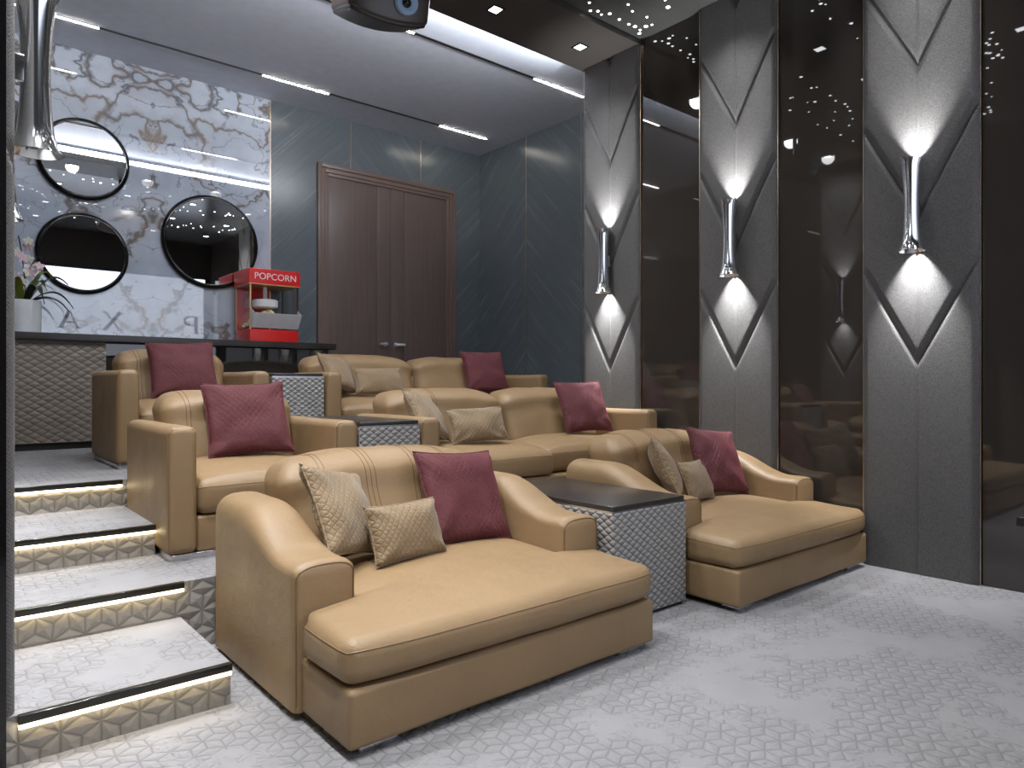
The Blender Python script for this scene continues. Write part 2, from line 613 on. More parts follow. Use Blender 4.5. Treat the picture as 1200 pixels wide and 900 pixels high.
sbox('ceiling_front', M['star_ceiling'], -1.6, XG + 0.03, YF - 0.2, 4.64, ZT, ZT + 0.1, label='dark glossy ceiling scattered with star lights')
sbox('trim_cove_back', M['ceiling'], XL - 0.1, XG + 0.03, 5.15, 5.20, ZS + 0.06, ZC)
# brass seams of the stone cladding
k = 1
def seam(x0, x1, y0, y1, z0, z1):
    global k
    sbox('trim_%d' % k, M['brass'], x0, x1, y0, y1, z0, z1)
    k += 1
seam(3.508, 3.516, YB - 0.004, YB + 0.01, P3, ZC)
seam(4.666, 4.674, YB - 0.004, YB + 0.01, 4.45, ZC)
seam(5.839, 5.847, YB - 0.004, YB + 0.01, 4.45, ZC)
seam(XA - 0.004, XA + 0.01, 7.946, 7.954, P3, ZC)
seam(XA - 0.004, XA + 0.01, 6.79, 6.798, P3, ZC)

# platforms and stairs
sbox('floor_platform', M['carpet'], XL, XA, Y2 + 0.02, YB, 0, P2, label='raised carpeted platform under the middle row')
sbox('floor_platform_upper', M['carpet'], XL, XA, Y4 + 0.02, YB, P2, P3, label='highest carpeted platform under the back row')
def riser_face(o, fr=0.9):
    o.data.materials.append(M['carpet_riser'])
    for p in o.data.polygons:
        if abs(p.normal.z) < 0.5:
            p.material_index = 1
for nm in ('floor_platform', 'floor_platform_upper'):
    riser_face(bpy.data.objects[nm])
ordinal = ['lowest', 'second', 'third', 'topmost']
XS = [1.035, 1.05, 1.085, 1.075]
for i, (y, x1) in enumerate(zip((Y1, Y2, Y3, Y4), XS)):
    z1 = STEP * (i + 1)
    yb = {0: Y2 + 0.02, 1: Y2 + 0.03, 2: Y4 + 0.02, 3: Y4 + 0.03}[i]
    if i in (0, 2):
        st = sbox('step', M['carpet'], XL, x1, y + 0.02, yb, z1 - STEP, z1, label='%s carpeted stair step in the left aisle' % ordinal[i])
        riser_face(st)
    t = thing('step_light', 'warm lit strip under the dark edge of the %s stair step' % ordinal[i], 'step light', (0, y, z1), group='lit stair nosings')
    MB().box(XL + 0.035, x1, -0.006, 0.022, -0.030, 0.004, 0.003).build('nosing', M['nosing'], t)
    MB().box(XL + 0.037, x1 - 0.004, -0.007, 0.02, -0.045, -0.0295).build('led_strip', M['led_warm'], t)

# front wall screen
scr = thing('projection_screen', 'large bright projection screen on the front wall', 'screen', (3.4, YF, 0))
MB().box(-2.1, 2.12, -0.02, 0.0, 1.25, 4.05).build('screen_surface', M['screen'], scr)
fr = MB()
for a in ((-2.16, -2.1, 1.19, 4.11), (2.12, 2.16, 1.19, 4.11), (-2.1, 2.1, 1.19, 1.25), (-2.1, 2.1, 4.05, 4.11)):
    fr.box(a[0], a[1], -0.028, 0.012, a[2], a[3])
fr.build('screen_frame', M['black'], scr)

def text_mesh(name, body, size, mat, parent, loc, rot, depth=0.004, serif=False, bold=0.0, spacing=1.0):
    cu = bpy.data.curves.new(name, 'FONT')
    cu.body = body
    cu.size = size
    cu.extrude = depth
    cu.align_x = 'CENTER'
    cu.offset = bold
    cu.space_character = spacing
    tmp = bpy.data.objects.new('tmp_text', cu)
    COL.objects.link(tmp)
    dg = bpy.context.evaluated_depsgraph_get()
    me = bpy.data.meshes.new_from_object(tmp.evaluated_get(dg))
    bpy.data.objects.remove(tmp)
    o = link(name, me, mat, parent, loc, False)
    o.rotation_euler = rot
    return o
def bar_letter(strokes):
    m = MB()
    for x0, z0, x1, z1, w in strokes:
        d = Vector((x1 - x0, 0, z1 - z0))
        p = Vector((-d.z, 0, d.x)).normalized() * (w / 2)
        q = [Vector((x0, 0, z0)) + p, Vector((x1, 0, z1)) + p, Vector((x1, 0, z1)) - p, Vector((x0, 0, z0)) - p]
        m.add([(-v.x, 0.0, v.z) for v in q] + [(-v.x, 0.006, v.z) for v in q],
              [(0, 1, 2, 3), (7, 6, 5, 4), (0, 4, 5, 1), (1, 5, 6, 2), (2, 6, 7, 3), (3, 7, 4, 0)])
    return m
TH, TN, SF = 0.075, 0.03, 0.022
SH = 0.42
arc = [(0.06 + 0.15 * math.sin(a), 0.315 + 0.105 * math.cos(a)) for a in [PI * i / 10 for i in range(11)]]
bowl = [(-0.03, 0.42, *arc[0], TN)] + [(*arc[i], *arc[i + 1], TN + 0.03 * math.sin(PI * i / 10)) for i in range(10)] + [(*arc[-1], -0.03, 0.21, TN)]
stem_ = [(-0.07, 0, -0.07, SH, TH), (-0.15, 0.011, 0.01, 0.011, SF)]
LET = {'P': stem_ + bowl + [(-0.15, SH - 0.011, 0.0, SH - 0.011, SF)],
       'X': [(-0.16, SH, 0.16, 0, TH), (-0.15, 0, 0.15, SH, TN), (-0.22, 0.011, -0.08, 0.011, SF), (0.09, 0.011, 0.24, 0.011, SF),
             (-0.24, SH - 0.011, -0.09, SH - 0.011, SF), (0.08, SH - 0.011, 0.22, SH - 0.011, SF)],
       'A': [(-0.17, 0, 0.0, SH, TN), (0.17, 0, 0.0, SH, TH), (-0.12, 0.14, 0.10, 0.14, TN), (-0.24, 0.011, -0.10, 0.011, SF), (0.09, 0.011, 0.25, 0.011, SF)]}
for ch, x in (('P', 5.27), ('X', 3.465), ('A', 2.59)):
    bar_letter(LET[ch]).build('letter', M['screen_text'], scr, (x - 3.4, 0.0005, 2.68), smooth=False)

# ------------------------------------------------------------------ padded wall panels
PW = 0.785
TIPS = (1.55, 2.635, 3.72, 4.805)
def panel_mesh(z0, z1, T=0.05):
    ny, nz = 64, int((z1 - z0) / 0.0125)
    ys = np.linspace(-PW / 2, PW / 2, ny + 1)
    zs = np.linspace(z0, z1, nz + 1)
    Yg, Zg = np.meshgrid(ys, zs)
    ay = np.abs(Yg)
    h = np.full(Yg.shape, T)
    g = np.zeros(Yg.shape)
    for t in TIPS:
        d = (Zg - (t + 1.86 * ay)) * 0.4735
        g = np.maximum(g, 0.034 * np.where(d > 0, np.clip(1 - d / 0.048, 0, 1) ** 1.15, np.clip(1 + d / 0.020, 0, 1) ** 1.5))
    g = np.maximum(g, 0.010 * np.clip(1 - ay / 0.013, 0, 1))
    edge = PW / 2 - ay
    g = np.maximum(g, 0.030 * np.clip(1 - edge / 0.05, 0, 1) ** 2)
    h = h - g
    V = [(-h[j, i], Yg[j, i], Zg[j, i]) for j in range(nz + 1) for i in range(ny + 1)]
    Fc = [(j * (ny + 1) + i, (j + 1) * (ny + 1) + i, (j + 1) * (ny + 1) + i + 1, j * (ny + 1) + i + 1)
          for j in range(nz) for i in range(ny)]
    n0 = len(V)
    border = [i for i in range(ny + 1)] + [j * (ny + 1) + ny for j in range(1, nz + 1)]
    border += [nz * (ny + 1) + i for i in range(ny - 1, -1, -1)] + [j * (ny + 1) for j in range(nz - 1, 0, -1)]
    for b in border:
        V.append((0.0, V[b][1], V[b][2]))
    m = len(border)
    for q in range(m):
        Fc.append((border[q], border[(q + 1) % m], n0 + (q + 1) % m, n0 + q))
    Fc.append(tuple(n0 + q for q in range(m))[::-1])
    return V, Fc

pan = MB().add(*panel_mesh(0.0, ZT - 0.003))
PANEL_Y = (5.03, 3.5255, 2.0195)
plab = ('farthest padded chevron panel, with the small wall light, beside the stone wall',
        'middle padded chevron panel behind the right chaise',
        'widest-looking padded chevron panel, nearest, with its foot on the open carpet')
xb = XP + 0.05
def wall_panel(y, right, label, z0, top):
    x, rz = (xb, 0) if right else (XL - 0.02, PI)
    t = thing('wall_panel', label, 'wall panel', (x, y, 0), rz, 'padded chevron wall panels')
    MB().add(*panel_mesh(z0, top)).build('upholstery', M['weave'], t, angle=70)
    for s in (-1, 1) if right else ():
        MB().box(-0.022, 0.0, s * (PW / 2 + 0.004) - 0.0025, s * (PW / 2 + 0.004) + 0.0025, z0, top).build('edge_trim', M['brass'], t)
    return t
wall_panel(PANEL_Y[0], True, plab[0], P2 + 0.002, ZS - 0.003)
wall_panel(PANEL_Y[1], True, plab[1], 0.002, ZT - 0.003)
wall_panel(PANEL_Y[2], True, plab[2], 0.002, ZT - 0.003)
wall_panel(PANEL_Y[1], False, 'padded panel end cut off at the left border beside the stairs', STEP + 0.002, ZT - 0.003)
wall_panel(PANEL_Y[0], False, 'padded panel on the aisle wall seen only in the black glass', P2 + STEP + 0.004, ZS - 0.003)

# dark end of the aisle wall where it stops at the lowest stair step
sbox('trim_wall_end', M['black_gloss'], -0.1, XL - 0.0005, Y1 - 0.006, Y1 + 0.012, 0.0, ZT)

# black glass between the panels
gl = [('far black glass strip between the farthest and middle padded panels', 3.918 + 0.01, 4.638 - 0.01),
      ('black glass strip behind the right chaise between middle and nearest padded panels', 2.414 + 0.01, 3.133 - 0.01),
      ('black glass strip at the right border beyond the nearest padded panel', YF + 0.05, 1.625 - 0.01)]
for lb, a, b in gl:
    tag(MB().box(XG, XG + 0.03, a, b, 0.0 if b < Y2 else (P2 if a > Y2 else 0.0), ZT).build('glass_panel', M['glass_black'], None),
        lb, 'glass panel', 'black glass wall strips')
for a, b, z in ((3.93, 4.63, P2), (5.43, YB, P3)):
    tag(MB().box(XL - 0.03, XL, a, b, z, ZS).build('glass_panel', M['glass_black'], None),
        'black glass strip on the aisle wall left of the stairs', 'glass panel', 'black glass wall strips')

# ------------------------------------------------------------------ sconces
def sconce_prof():
    pr = []
    for i in range(25):
        t = i / 24 * 2 - 1
        z = 0.335 * t
        r = 0.054 + 0.026 * abs(t) ** 2.2 + (0.022 * max(0, (-t - 0.75) / 0.25) ** 2 if t < 0 else 0.008 * max(0, (t - 0.8) / 0.2) ** 2)
        pr.append((r, z))
    return pr
def make_sconce(loc, rz, label):
    t = thing('wall_sconce', label, 'wall light', loc, rz, 'chrome wall sconces')
    pr = sconce_prof()
    inner = [(max(r - 0.006, 0.01), z) for r, z in reversed(pr)]
    v, f = lathe(pr + inner, 32, (-0.10, 0, 0), 'z', 1.0, 0.92)
    f = f[:-2]
    n = 32
    m = len(pr) * 2
    for q in range(n):
        f.append(((m - 1) * n + q, (m - 1) * n + (q + 1) % n, (q + 1) % n, q))
    V = np.array(v)
    top = V[:, 2] > 0.28
    V[top, 2] += (V[top, 1]) * 0.18
    MB().add(V, f).build('body', M['chrome'], t)
    MB().box(-0.075, 0.0, -0.03, 0.03, -0.06, 0.06, 0.01).build('bracket', M['chrome'], t)
    for s in (-1, 1):
        MB().lathe([(0.048, 0.185 * s), (0.0, 0.185 * s)], 24, (-0.10, 0, 0)).build('diffuser', M['sconce_glow'], t)
        lamp('bulb', 'SPOT', t, (-0.10, 0, 0.20 * s), SCONCE_W, (0.96, 0.98, 1.0), (PI, 0.10, 0) if s > 0 else (0, -0.10, 0),
             spot_size=math.radians(66), spot_blend=1.0, shadow_soft_size=0.02)
    return t
SZ = 2.70
sc0 = make_sconce((XP - 0.0, PANEL_Y[0], SZ), 0, 'smallest-looking chrome sconce, on the farthest padded panel')
dup(sc0, (XP, PANEL_Y[1], SZ), 'middle chrome sconce of the three on the right padded panels')
dup(sc0, (XP, PANEL_Y[2], SZ), 'largest-looking chrome sconce, on the nearest right-hand padded panel')
dup(sc0, (XL + 0.03, PANEL_Y[1], SZ), 'chrome sconce cut off by the upper left corner of the photo', PI)
dup(sc0, (XL + 0.03, PANEL_Y[0], SZ), 'chrome sconce on the aisle wall, seen reflected in the black glass', PI)

# ------------------------------------------------------------------ ceiling lights
def make_down(loc, label, watts, cone=100):
    t = thing('downlight', label, 'ceiling light', loc, 0, 'square ceiling downlights')
    fr = MB()
    fr.box(-0.065, 0.065, -0.065, -0.05, -0.008, 0.0).box(-0.065, 0.065, 0.05, 0.065, -0.008, 0.0)
    fr.box(-0.065, -0.05, -0.05, 0.05, -0.008, 0.0).box(0.05, 0.065, -0.05, 0.05, -0.008, 0.0)
    fr.build('frame', M['black'], t)
    MB().box(-0.05, 0.05, -0.05, 0.05, -0.004, 0.0).build('diffuser', M['down_glow'], t)
    lamp('bulb', 'SPOT', t, (0, 0, -0.03), watts, (0.95, 0.975, 1.0), (0, 0, 0), spot_size=math.radians(cone), spot_blend=1.0, shadow_soft_size=0.09)
    return t
GX = (0.71, 1.83, 2.95, 4.07, 5.19)
for y, z in ((5.067, ZS), (3.545, ZT), (2.05, ZT), (0.6, ZT)):
    for i, x in enumerate(GX):
        if z == ZS:
            lb = {3: 'left one of the two square downlights in the dark ceiling band',
                  4: 'square downlight in the dark ceiling band nearest the padded panels'}.get(i, 'square downlight in the dark band beyond the projector')
        else:
            lb = 'square downlight among the star lights of the front ceiling'
        make_down((x, y, z), lb, AISLE_W if i == 0 and z != ZS else DOWN_W * (0.25 if y < 1 else (1.7 if i == 4 and y < 5 else (0.6 if y < 3 else 1.0))) * (2.6 if z == ZS and i < 4 else 1), 155 if z == ZS and i < 4 else 100)

# led tracks in the pale ceiling
for y, lb in ((8.40, 'slim black ceiling track with lit dashes, nearer the back wall'), (6.36, 'slim black ceiling track with lit dashes, passing behind the projector')):
    t = thing('light_track', lb, 'ceiling light', (0, y, ZC), group='linear ceiling tracks')
    MB().box(0.45, 6.60, -0.016, 0.016, -0.008, 0.0).build('channel', M['black'], t)
    for a in (0.57, 3.15, 5.72):
        MB().box(a, a + 0.85, -0.013, 0.013, -0.012, -0.0075).build('led_segment', M['led_white'], t)
cove = thing('cove_light', 'hidden cove glow along the edge of the dark ceiling band', 'cove light', (2.9, 5.40, ZS + 0.06))
MB().box(-2.6, 2.55, 0.03, 0.048, 0.0005, 0.03).build('lip', M['soffit'], cove)
lamp('led', 'AREA', cove, (0.2, 0.02, 0.08), COVE_W, (0.93, 0.95, 1.0), (math.radians(135), 0, 0), shape='RECTANGLE', size=4.7, size_y=0.14)

fill_panel = thing('fill_light', 'added unseen fill light over the entry beside the stairs', 'ceiling light', (-0.62, 1.2, ZT), group='added fill lights')  # unseen fill light, added beside the camera to soften the room's contrast
MB().box(-0.5, 0.5, -1.1, 1.1, -0.03, 0.0, 0.01).build('frame', M['black'], fill_panel)
MB().box(-0.45, 0.45, -1.05, 1.05, -0.034, -0.03).build('diffuser', M['fill_glow'], fill_panel)

# star lights
star_me = MB().lathe([(0.0, -0.004), (0.012, -0.0035), (0.014, 0.0)], 10)
STARS = [(4.72, 4.49), (4.83, 4.58), (4.89, 4.54), (4.96, 4.56), (5.01, 4.50), (5.16, 4.51), (5.30, 4.51), (5.38, 4.50),
         (5.47, 4.51), (5.52, 4.56), (5.02, 4.28), (5.14, 4.33), (5.46, 4.43), (5.33, 4.31), (5.48, 4.37), (5.22, 4.01), (5.34, 4.07),
         (4.11, 4.02), (3.96, 4.08), (3.57, 4.01), (3.19, 4.08), (3.16, 4.03), (3.10, 4.39), (3.10, 4.36), (2.81, 4.32),
         (2.76, 4.25), (2.80, 4.04), (2.59, 4.07), (2.40, 4.04), (2.29, 4.06), (2.13, 4.10), (2.74, 4.59), (2.63, 4.57),
         (2.50, 4.46), (2.25, 4.24), (1.83, 4.20), (1.62, 4.34), (1.98, 4.60), (1.76, 4.58), (1.96, 4.39), (1.35, 4.58), (0.96, 4.58)]
for q in range(70):                                   # the same drifts of stars further forward over the front row
    x = random.uniform(0.5, 5.5)
    STARS.append((x, 2.75 + 0.35 * math.sin(x * 1.7) + random.gauss(0, 0.16)))
for q in range(40):
    x = random.uniform(0.5, 5.5)
    STARS.append((x, 1.35 + 0.25 * math.sin(x * 1.3 + 1) + random.gauss(0, 0.15)))
star0 = None
for q, (x, y) in enumerate(STARS):
    r = random.uniform(0.55, 1.35) if q > 16 else (0.8, 1.0, 1.0, .7, 1.1, 1.0, 1.0, 1.3, .8, 1.2, .8, .8, 1.4, .8, .8, .8, 1.5)[q]
    if star0 is None:
        star0 = star_me.build('star_light', M['star_glow'], None)
        o = star0
        tag(o, 'tiny round star light scattered in the dark front ceiling', 'star light', 'ceiling star lights')
    else:
        o = star0.copy()
        COL.objects.link(o)
    o.location = (x, y, ZT)
    o.scale = (r, r, 1)

# ------------------------------------------------------------------ door
dr = bpy.data.objects.new('door_1', None)
COL.objects.link(dr)
struct(dr, 'tall dark walnut double door in the back wall')
dr.location = (5.31, YB, P3)
DH = 3.56
fb = MB()
for a, b, w in ((0.105, 0.16, 0.06), (0.045, 0.105, 0.045), (0.0, 0.045, 0.03)):
    for q in (1, -1):
        x0, x1 = sorted(((0.995 + a) * q, (0.995 + b) * q))
        fb.box(x0, x1, -w, 0.0, 0, DH + b, 0.004)
    fb.box(-(0.995 + a), 0.995 + a, -w, 0.0, DH + a, DH + b, 0.004)
fb.build('door_frame', M['wood_frame'], dr)
for s in (-1, 1):
    lf = MB()
    x0, x1 = sorted((s * 0.995, s * 0.235))
    lf.box(x0, x1, -0.012, 0.0, 0.005, DH - 0.0, 0.003)
    x0, x1 = sorted((s * 0.227, s * 0.003))
    lf.box(x0, x1, -0.012, 0.0, 0.005, DH - 0.0, 0.003)
    leaf = lf.build('door_leaf', M['wood'], dr)
    hb = MB()
    hb.box(s * 0.085 - 0.025, s * 0.085 + 0.025, -0.022, -0.012, 1.225, 1.285, 0.004)
    hb.tube([(s * 0.085, -0.02, 1.255), (s * 0.085, -0.065, 1.255), (s * 0.10, -0.075, 1.255), (s * 0.21, -0.075, 1.255)], 0.019, 8)
    hb.build('door_handle', M['satin'], leaf)

# ------------------------------------------------------------------ seats
def s_arm(x0, x1, y0, y1, zb, ztop, crown, R=0.05):
    """arm with a wavy top: ztop(y) is the height of the outer seam, crown(y) how far the middle rises"""
    rings = []
    w = (x1 - x0) / 2
    xc = (x0 + x1) / 2
    ys = [y0, y0 + 0.006, y0 + 0.02] + list(np.linspace(y0 + 0.05, y1 - 0.06, 26)) + [y1 - 0.03, y1 - 0.008, y1]
    for y in ys:
        dn, df = y - y0, y1 - y
        e = 1.0
        sh = 0.022 * (1 - min(1, dn / 0.03)) ** 2 + 0.05 * (1 - min(1, df / 0.06)) ** 2
        zt, c = ztop(y), crown(y)
        pts = [(xc - w + sh, y, zb), (xc + w - sh, y, zb)]
        for i in range(15):
            a = PI * i / 14
            cx = math.copysign(abs(math.cos(a)) ** 0.75, math.cos(a))
            pts.append((xc + (w - sh) * cx, y, zt - sh + (c - sh * 0.3) * math.sin(a) ** 0.85))
        rings.append(pts)
    return loft(rings)

def block_arm(x0, x1, y1, zt):
    hx, hy, hz = (x1 - x0) / 2, y1 / 2, (zt - 0.035) / 2
    v, f, inf = rbox(hx, hy, hz, 0.042, 4, (3, 8, 6))
    t = v[:, 2] > 0
    v[t, 2] += 0.012 * (1 - (v[t, 0] / hx) ** 2)
    v = wob(v, 0.004, 2.2, x0)
    return v + np.array(((x0 + x1) / 2, y1 / 2, 0.035 + hz)), f

def cushion(x0, x1, y0, y1, z0, z1, R, crown, wob_amp=0.005, width=None, seed=0.0, front_bulge=0.012, back_rise=0.0, n=(22, 18, 1), corner=0.0):
    hx, hy, hz = (x1 - x0) / 2, (y1 - y0) / 2, (z1 - z0) / 2
    v, f, inf = rbox(hx, hy, hz, R, 4, n)
    u, w = v[:, 0] / hx, v[:, 1] / hy
    top = np.clip(v[:, 2] / hz, 0, 1)
    v[:, 2] += top * crown * (1 - np.abs(u) ** 3.2) * (1 - np.abs(w) ** 4) + top * back_rise * smooth01((w + 1) / 1.3)
    v[:, 1] -= np.where(w < -0.9, front_bulge * (1 - u ** 4) * (1 - (v[:, 2] / hz) ** 2), 0)
    v[:, 1] += np.where(w < 0, corner * np.abs(u) ** 9, 0)
    if width is not None:
        yy = v[:, 1] + (y0 + y1) / 2
        v[:, 0] *= np.array([width(q) for q in yy])
    v = wob(v, wob_amp, 3.0, seed)
    return v + np.array(((x0 + x1) / 2, (y0 + y1) / 2, (z0 + z1) / 2)), f, inf

def back_shape(x0, x1, seed, thick=0.30, z0=0.42, z1=1.02, y0=0.60, lean=0.44, drop=0.075):
    hx, hy, hz = (x1 - x0) / 2, thick / 2, (z1 - z0) / 2
    v, f, inf = rbox(hx, hy, hz, 0.105, 5, (26, 3, 10))
    u = v[:, 0] / hx
    t = (v[:, 2] + hz) / (2 * hz)
    v[:, 2] -= drop * np.abs(u) ** 3.4 * t
    v[:, 0] *= 1 - 0.045 * (1 - smooth01(t * 1.1))
    v[:, 1] -= np.where(v[:, 1] < 0, 0.035 * np.sin(np.clip(t, 0, 1) * PI) * (1 - u ** 4), 0)
    v[:, 1] -= 0.05 * np.exp(-((t - 0.86) / 0.16) ** 2) * np.where(v[:, 1] < 0, 1, 0)   # head roll
    v[:, 1] += lean * (v[:, 2] + hz)
    v[:, 1] *= 1.0
    v = wob(v, 0.012, 4.2, seed)
    return v + np.array(((x0 + x1) / 2, y0 + hy, (z0 + z1) / 2)), f, inf

def stitch_paths(V, inf, xs, hx_c):
    """runs over the front and top of a back cushion at the given x"""
    idx, L, A = inf
    ax = A[0] + hx_c
    out = []
    for x in xs:
        i = int(np.clip(np.searchsorted(ax, x) - 1, 0, L[0] - 2))
        t = (x - ax[i]) / (ax[i + 1] - ax[i])
        keys = [(0, k) for k in range(2, L[2])] + [(j, L[2] - 1) for j in range(1, L[1])] + [(L[1] - 1, k) for k in range(L[2] - 2, L[2] - 6, -1)]
        out.append([tuple(V[idx[(i, j, k)]] * (1 - t) + V[idx[(i + 1, j, k)]] * t) for j, k in keys])
    return out

def piping(V, inf, k, r, name, parent, mat='leather_seam'):
    path = [tuple(V[q]) for q in ring(inf, k)]
    return MB().tube(path, r, 6, True).build(name, M[mat], parent)

def make_chaise(loc, label):
    t = thing('chaise_lounge', label, 'chaise', loc, 0, 'tan leather chaises in the front row')
    v, f, _ = rbox(0.885, 0.715, 0.1125, 0.022, 3, (8, 8, 2))
    MB().add(wob(v, 0.004, 2.5) + np.array((0, 0.285, 0.1475)), f).build('base', M['leather'], t)
    for sx in (-1, 1):
        for y in (-0.33, 0.93):
            MB().box(sx * 0.74 - 0.085, sx * 0.74 + 0.085, y - 0.06, y + 0.06, 0, 0.036, 0.004).build('foot', M['chrome'], t)
    W = lambda y: 1.0 - 0.29 * float(smooth01((y + 0.035) / 0.05))
    v, f, inf = cushion(-0.90, 0.90, -0.445, 0.80, 0.262, 0.438, 0.062, 0.038, 0.005, W, 3.1, back_rise=0.03, n=(24, 34, 1), corner=0.03)
    MB().add(v, f).build('seat_cushion', M['leather'], t, angle=60)
    piping(v, inf, inf[1][2] - 3, 0.0032, 'seat_piping', t)
    zt = lambda y: 0.595 + 0.115 * float(smooth01((y - 0.16) / 0.56))
    cr = lambda y: 0.055 + 0.06 * float(smooth01((y - 0.16) / 0.5))
    for s in (-1, 1):
        x0, x1 = sorted((s * 0.915, s * 0.635))
        MB().add(*s_arm(x0, x1, 0.0, 1.07, 0.035, zt, cr)).build('armrest', M['leather'], t, angle=55)
        pp = []
        for i in range(15):
            a = PI * i / 14
            cx = math.copysign(abs(math.cos(a)) ** 0.75, math.cos(a))
            pp.append(((x0 + x1) / 2 + 0.131 * cx, 0.007, zt(0) - 0.012 + 0.052 * math.sin(a) ** 0.85))
        pp = [(pp[0][0], 0.007, 0.06)] + pp + [(pp[-1][0], 0.007, 0.06)]
        MB().tube(pp, 0.0032, 6).build('arm_piping', M['leather_seam'], t)
    MB().add(*cushion(-0.645, 0.645, 0.82, 1.08, 0.2, 0.80, 0.05, 0.02, 0.004)[:2]).build('back_frame', M['leather'], t)
    v, f, inf = back_shape(-0.665, 0.665, 1.3)
    b = MB().add(v, f).build('back_cushion', M['leather'], t, angle=70)
    sb = MB()
    for p in stitch_paths(v, inf, (-0.44, -0.415, -0.185, -0.155, -0.125, 0.13, 0.16, 0.36, 0.385), 0.0):
        sb.tube(p, 0.0024, 5)
    sb.build('stitching', M['thread'], b)
    return t
CH_Y = 2.786
ch1 = make_chaise((2.09, CH_Y, 0), 'tan leather chaise lounge nearest the stairs, largest in the front row')
dup(ch1, (4.668, CH_Y, 0), 'tan leather chaise lounge on the right, against the padded wall panels')

def make_seat(kind, label, cat, loc, hw, groups, group, steps):
    t = thing(kind, label, cat, loc, 0, group)
    aw, D, zt = 0.168, 1.08, 0.775
    p = MB()
    p.box(-hw + 0.02, hw - 0.02, 0.015, D - 0.03, 0.0, 0.036, 0.003)
    p.build('plinth', M['steel'], t)
    for s in (-1, 1):
        x0, x1 = sorted((s * hw, s * (hw - aw)))
        ar = MB().add(*block_arm(x0, x1, D, zt)).build('armrest', M['leather'], t, angle=60)
        ins = 0.010
        xa, xc = x0 + ins, x1 - ins
        MB().tube([(xa, 0.013, 0.07), (xa, 0.013, zt - 0.03), (x0 + 0.03, 0.013, zt - 0.006), (x1 - 0.03, 0.013, zt - 0.006), (xc, 0.013, zt - 0.03), (xc, 0.013, 0.07)],
                  0.0035, 6).build('arm_piping', M['leather_seam'], ar)
    xi = hw - aw - 0.002
    v, f, _ = rbox(xi, 0.5, 0.105, 0.02, 2, (8, 6, 2))
    MB().add(v + np.array((0, 0.54, 0.14)), f).build('base', M['leather'], t)
    n = len(groups)
    edges = np.linspace(-xi, xi, n + 1)
    for i in range(n):
        a, b = edges[i] + 0.003, edges[i + 1] - 0.003
        y0 = 0.025 + steps[i]
        v, f, inf = cushion(a, b, y0, 0.80, 0.25, 0.455, 0.06, 0.055, 0.005, None, loc[1] + i, back_rise=0.045)
        MB().add(v, f).build('seat_cushion', M['leather'], t, angle=60)
        piping(v, inf, inf[1][2] - 3, 0.003, 'seat_piping', t)
        ex = 0.03
        a2, b2 = a - (ex if i == 0 else -0.004), b + (ex if i == n - 1 else -0.004)
        v, f, inf = back_shape(a2, b2, loc[0] + i * 2.1, z0=0.44, z1=1.0, y0=0.60)
        bc = MB().add(v, f).build('back_cushion', M['leather'], t, angle=70)
        if groups[i]:
            sb = MB()
            for q in stitch_paths(v, inf, [a2 + (b2 - a2) * g for g in groups[i]], (a2 + b2) / 2):
                sb.tube(q, 0.0024, 5)
            sb.build('stitching', M['thread'], bc)
    MB().add(*cushion(-xi, xi, 0.80, 1.075, 0.05, 0.76, 0.05, 0.02, 0.004)[:2]).build('back_frame', M['leather'], t)
    return t
ARM_PAIR = (0.16, 0.19, 0.36, 0.39, 0.66, 0.69, 0.86, 0.885)
R2, R3 = 4.37, 6.17
make_seat('armchair', 'tan leather armchair in the middle row, left end beside the stairs', 'armchair', (1.695, R2, P2), 0.61, [ARM_PAIR], 'tan armchairs by the aisle', [0])
make_seat('armchair', 'tan leather armchair in the back row, in front of the bar', 'armchair', (1.775, R3, P3), 0.61, [ARM_PAIR], 'tan armchairs by the aisle', [0])
make_seat('sofa', 'tan leather two-seat sofa in the middle row', 'sofa', (4.20, R2, P2), 1.38, [(0.20, 0.23, 0.36, 0.385), None], 'tan two-seat sofas', [0, 0.10])
make_seat('sofa', 'tan leather two-seat sofa in the back row, in front of the door', 'sofa', (4.355, R3, P3), 1.44, [(0.18, 0.205, 0.32, 0.345), None], 'tan two-seat sofas', [0, 0.08])

# ------------------------------------------------------------------ consoles between the seats
def make_console(loc, w, d, h, label):
    t = thing('console_table', label, 'console', loc, 0, 'quilted consoles between the seats')
    MB().box(-w / 2 + 0.02, w / 2 - 0.02, 0.02, d - 0.02, 0.0, 0.022).build('plinth', M['black'], t)
    MB().box(-w / 2, w / 2, 0.0, d, 0.02, h, 0.012, 3).build('body', M['quilt'], t)
    MB().box(-w / 2 + 0.004, w / 2 - 0.004, 0.004, d - 0.004, h - 0.002, h + 0.008).build('metal_band', M['steel'], t)
    MB().box(-w / 2 + 0.012, w / 2 - 0.012, 0.008, d - 0.012, h + 0.008, h + 0.036, 0.006).build('top', M['top'], t)
    return t
make_console((3.382, 2.70, 0.0), 0.70, 1.19, 0.655, 'grey quilted console with dark lid between the two front chaises')
make_console((2.562, 4.38, P2), 0.50, 1.06, 0.735, 'grey quilted console with dark lid between armchair and sofa in the middle row')
make_console((2.65, 6.18, P3), 0.50, 1.06, 0.735, 'grey quilted console with dark lid between armchair and sofa in the back row')

